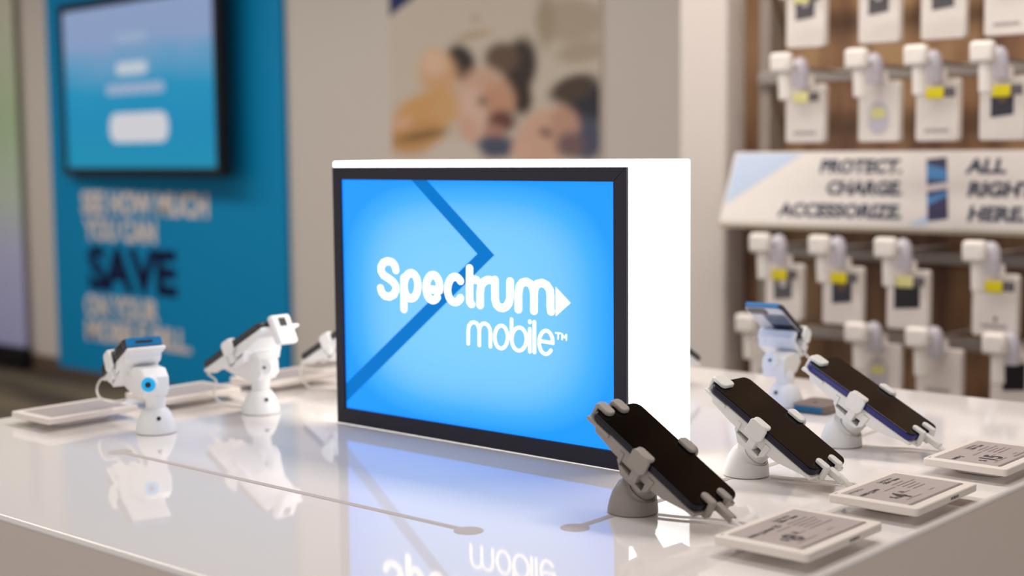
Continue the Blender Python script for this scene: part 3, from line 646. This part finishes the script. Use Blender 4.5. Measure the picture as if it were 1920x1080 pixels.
def silver_back(t, L, Wd, T):
    link('back_cover', prism(rrect(L - .004, Wd - .004, .009, 8), -T - .0007, -T + .0006, bev=.0003), 'phone_silver', t)['label'] = 'silver back cover'
    link('mirror_panel', prism(rrect(L * .78, Wd * .58, .002, 4, .010, -Wd * .16), -T - .0010, -T - .0006), 'glass_mirror', t)['label'] = 'dark glossy panel'  # dark blue sheet stands in for a reflection on the back cover
    link('camera_block', prism(rrect(.019, .033, .006, 5, -L / 2 + .0145, .0125), -T - .0020, -T, bev=.0006), 'lens', t)['label'] = 'dark camera block'
def case_end(t, L, Wd, T):
    link('case_end', prism(rrect(.003, Wd - .006, .0012, 4, -L / 2 - .0008, 0), -T + .0015, -.0015, bev=.0003), 'phone_cyan', t)['label'] = 'blue upper end'
    link('end_slot', prism(rrect(.001, Wd * .42, .0004, 3, -L / 2 - .0027, 0), -T * .62, -T * .4), 'screw', t)
    camera_block(t, L, Wd, T)
def cable(mw_root, Hm, L, T, pts_local, label, r=.0016, plug_len=.022, pm='stand_plastic'):
    """plug in the head frame, flex in the mount frame, all under one root"""
    t = empty('charging_cable', (0, 0, 0), mtx=mw_root); tag(t, label, 'cable', 'charging cables of the display phones')
    h = L / 2
    link('plug', box(h + .0005, h + plug_len + .005, -.0062, .0038, -T * .85 - .001, -T * .85 + .0075, .0020, 3, mtx=Hm), pm, t)
    p0 = Hm @ Vector((h + plug_len, -.0012, -T * .85 + .003)); p1 = Hm @ Vector((h + plug_len + .016, -.0012, -T * .85 + .003))
    link('strain_relief', cyl(p0, p1, .0030, 16, .0024, .0004), 'cable', t)
    link('cord', tube([p1 - (p1 - p0) * .3, p1 + (p1 - p0) * .3] + [Vector(p) for p in pts_local], r, 10, 8), 'cable', t)
    return t
def rootm(t): return Matrix.Translation(t.location) @ Matrix.Rotation(t.rotation_euler.z, 4, 'Z')
def station(pc, yaw, off, th, L, Wd, T, mtl, tall, tops, frame, mlabel, plabel, clabel=None, cpts=None, extras=None, dot=None, ring=None, baseshift=(0, 0), plug_len=.022, ds=0., short=False, block=False):
    """pc: world centre of the phone's face; off: how far the face centre stands out from the base centre"""
    c, s = math.cos(yaw), math.sin(yaw)
    bx = pc[0] - c * off + baseshift[0]; by = pc[1] - s * off + baseshift[1]
    lx = (pc[0] - bx) * c + (pc[1] - by) * s; ly = -(pc[0] - bx) * s + (pc[1] - by) * c
    t, Hm = mount((bx, by), yaw, (lx, ly, pc[2] - TT), th, L, Wd, T, mtl, tall, tops, mlabel, dot, ring, ds, short, block)
    R = rootm(t); ph = phone(R @ Hm @ Matrix.Translation((0, 0, 0)), L, Wd, T, frame, plabel, extras=extras)
    if clabel: cable(R, Hm, L, T, cpts, clabel, plug_len=plug_len, pm=mtl)
    return t
G = .0032 + 0
fr_pts = lambda a: [(.140 + a, -.004, .020), (.158 + a, .004, .0055), (.162 + a, .024, .0030), (.140 + a, .040, .0024), (.095, .030, .0024), (.060, .012, .0024), (.034, .003, .0024)]
station((-.915, 1.298, .9765), -.075, .048, .531, .171, .0778, .0092, 'stand_grey', False, ((-.30, .0145), (.02, .0150)), 'phone_navy',
        'grey phone mount nearest the front, beside the lightbox corner', 'black phone with a navy edge on the nearest grey mount',
        'white charging cable of the nearest black phone', fr_pts(0))
station((-.9165, 1.542, .9745), -.058, .048, .536, .176, .0790, .0092, 'stand_plastic', False, ((-.24, .024),), 'phone_plum',
        'grey phone mount, middle of the three on the right side', 'black phone with a plum edge on the middle mount of the right side',
        'white charging cable of the middle phone on the right side', fr_pts(0))
station((-.913, 1.784, .9765), -.019, .048, .494, .178, .0800, .0095, 'stand_plastic', False, ((-.24, .024),), 'phone_blue',
        'grey phone mount, farthest of the three on the right side', 'black phone with a bright blue edge on the farthest mount of the right side',
        'white charging cable of the blue-edged phone', fr_pts(0))
lf = lambda: [(.078, .004, .070), (.095, .006, .045), (.088, .004, .018), (.062, -.004, .0026), (.036, -.012, .0024)]
station((-1.862, 1.242, 1.015), 2.905, .056, .488, .120, .061, .0160, 'stand_white', True, (), 'phone_graphite',
        'white phone mount with a blue-ringed knob at the left edge', 'thick dark phone with a blue end on the leftmost mount',
        'white charging cable looping from the leftmost phone', [(.155, .025, .064), (.168, .030, .049), (.160, .030, .035), (.135, .022, .029), (.105, .010, .034), (.078, 0, .050), (.056, 0, .064)], extras=case_end, dot=(.95, -.20), ring=(-.80, .60, 1, .010), ds=.006, baseshift=(.011, .010), plug_len=.014)
station((-1.831, 1.440, 1.013), PI, .030, .490, .165, .0765, .0095, 'stand_white', True, (), 'phone_graphite',
        'white phone mount with a wide top clip, between the blue knob mount and the lightbox', 'dark phone seen from behind on the white mount left of the lightbox',
        'white charging cable of the dark phone left of the lightbox', [(.112, .002, .040), (.118, .002, .018), (.100, -.004, .0028), (.036, -.010, .0024)], extras=camera_block, dot=(.95, -.30), ring=(-.75, .65, 0, .008), block=True)
station((-1.837, 1.650, 1.002), PI, .030, .497, .165, .0765, .0095, 'stand_white', True, ((.05, .016),), 'phone_graphite',
        'white phone mount half hidden behind the left side of the lightbox', 'dark phone half hidden behind the left side of the lightbox',
        'white charging cable of the half hidden phone', [(.118, .010, .060), (.128, .014, .030), (.112, .006, .0030), (.036, -.010, .0024)], extras=camera_block, dot=(.95, -.30), ring=(-.75, .65, 0, .008))
station((-1.208, 2.030, 1.034), 1.675, .030, .541, .137, .067, .0085, 'stand_white', True, (), 'phone_cyan',
        'white phone mount at the back, in front of the accessory rack', 'silver-backed phone with a blue edge standing highest at the back',
        'white charging cable of the silver-backed phone', [(.10, -.012, .050), (.10, -.03, .020), (.07, -.045, .0030), (.032, -.012, .0024)], extras=silver_back, dot=(.97, -.20), ring=(-1, .1, 0, .000), baseshift=(.024, .007), ds=.036, short=True)
station((-1.447, 2.045, .985), PI / 2, .030, .520, .160, .075, .0085, 'stand_white', False, ((.0, .020),), 'phone_graphite',
        'white phone mount mostly hidden behind the right side of the lightbox', 'dark phone mostly hidden behind the right side of the lightbox', extras=camera_block)

# ------------------------------------------------------------------ price tags
def price_tag(x, y, yaw, lines, label, n_lines=1):
    t = empty('price_tag', (x, y, TT), yaw); tag(t, label, 'price tag', 'electronic price tags on the counter')
    # text reads along local +y, its top towards local -x
    w, h = .158, .109; z1 = .0200; z0 = .0105
    sh = link('housing', prism(rrect(h, w, .005, 5), z0, z1, bev=.0018, seg=3), 'tag_white', t, smooth=40)
    ds = link('display', prism(rrect(h - .026, w - .024, .001, 2, -.003, 0), z1 - .001, z1 + .00025), 'eink', t)
    link('foot', prism(rrect(.060, .090, .012, 6), .0005, z0 + .0006, bev=.001), 'tag_white', t)
    Mt = basis((0, 1, 0), (-1, 0, 0), (0, 0, 1), (0, 0, z1 + .0005))
    if lines:
        big, price, brand = lines
        it = [q for q in [(big, -.064, .018, .0074, 'LEFT', .0003, .80), (price[0], -.052, -.016, .0100, 'LEFT', .0002, 1), (price[1], -.043, -.024, .0230, 'LEFT', .0010, 1), (price[2], -.022 + (.012 if len(price[1]) > 1 else 0), -.008, .0060, 'LEFT', .0002, 1),
              ('Special price', .006, .033, .0050, 'LEFT', .0001, .9), ('Offer + taxes', .006, .0255, .0054, 'LEFT', .0003, .9)] if q[0]]
        if brand: it.append((brand, -.064, .033, .0046, 'LEFT', 0, .9))
        for i_ in it: link('lettering', flat_text([i_], Mt), 'ink', ds, smooth=None)
        g = []
        def ln(x0, x1, yy, th): g.append([(x0, yy), (x1, yy), (x1, yy + th), (x0, yy + th)])
        for i in range(5): ln(.006, .006 + random.uniform(.028, .048), .017 - i * .0066, .0018)
        ln(-.026, .000, .010, .0016); ln(-.026, -.004, -.010, .0014); ln(.012, .026, -.026, .0014); ln(-.05, -.012, -.028, .0013)
        link('fine_print', flatpoly(g, Mt), 'ink_grey', ds, smooth=None)
        gb = [[(-.066, -.0425), (.066, -.0425), (.066, -.0385), (-.068, -.0385)]]
        if n_lines > 1: gb.append([(-.0, -.0335), (.062, -.0335), (.062, -.0305), (-.0, -.0305)])
        link('footer_band', flatpoly(gb, Mt), 'ink_grey', ds, smooth=None)
    link('indicator', prism(rrect(.0012, .006, .0005, 2, -.049, -w / 2 + .010), z1 - .0002, z1 + .0002), 'ink_grey', t)
    b = newbm()
    for i, ww in enumerate((.0010, .0018, .0009, .0020, .0012, .0016, .0010, .0018)):
        box(h / 2 - .0004, h / 2 + .0002, .006 + i * .0026, .006 + i * .0026 + ww, z0 + .0030, z0 + .0062, bm=b)
    link('barcode', b, 'ink', t)
    return t
price_tag(-.741, 1.290, .0, ('moto g power 5G', ('$', '8', '33'), ''), 'white price tag nearest the front corner, showing a price of 8')
price_tag(-.738, 1.521, .0, ('moto g pure', ('$', '4', '16'), 'MOTOROLA'), 'white price tag showing a price of 4, middle of the right side')
price_tag(-.741, 1.769, .0, ('moto g', ('$', '15', ''), ''), 'white price tag cut by the right frame edge', 2)
price_tag(-1.976, 1.2150, PI, None, 'white price tag in front of the leftmost phone mount')
price_tag(-1.985, 1.4250, PI, None, 'white price tag behind the leftmost phone mount')
price_tag(-1.985, 1.6400, PI, None, 'white price tag just left of the lightbox')

# ------------------------------------------------------------------ sensor puck at the back
pk = empty('sensor_puck', (-1.118, 2.005, TT), .05); tag(pk, 'small brown puck with a blue ribbed front beside the rear mount', 'puck')
link('puck_body', prism(rrect(.062, .075, .012, 6), .0005, .014, bev=.003, seg=3), 'puck_brown', pk)
b = newbm()
for i in range(12): box(-.024 + i * .004, -.0215 + i * .004, -.0402, -.0366, .003, .011, .0006, 1, b)
link('ribbed_strip', b, 'puck_blue', pk)['label'] = 'blue ribbed strip'
link('pin_hole', cyl((-.002, -.010, .0138), (-.002, -.010, .0146), .003, 14), 'screw', pk)
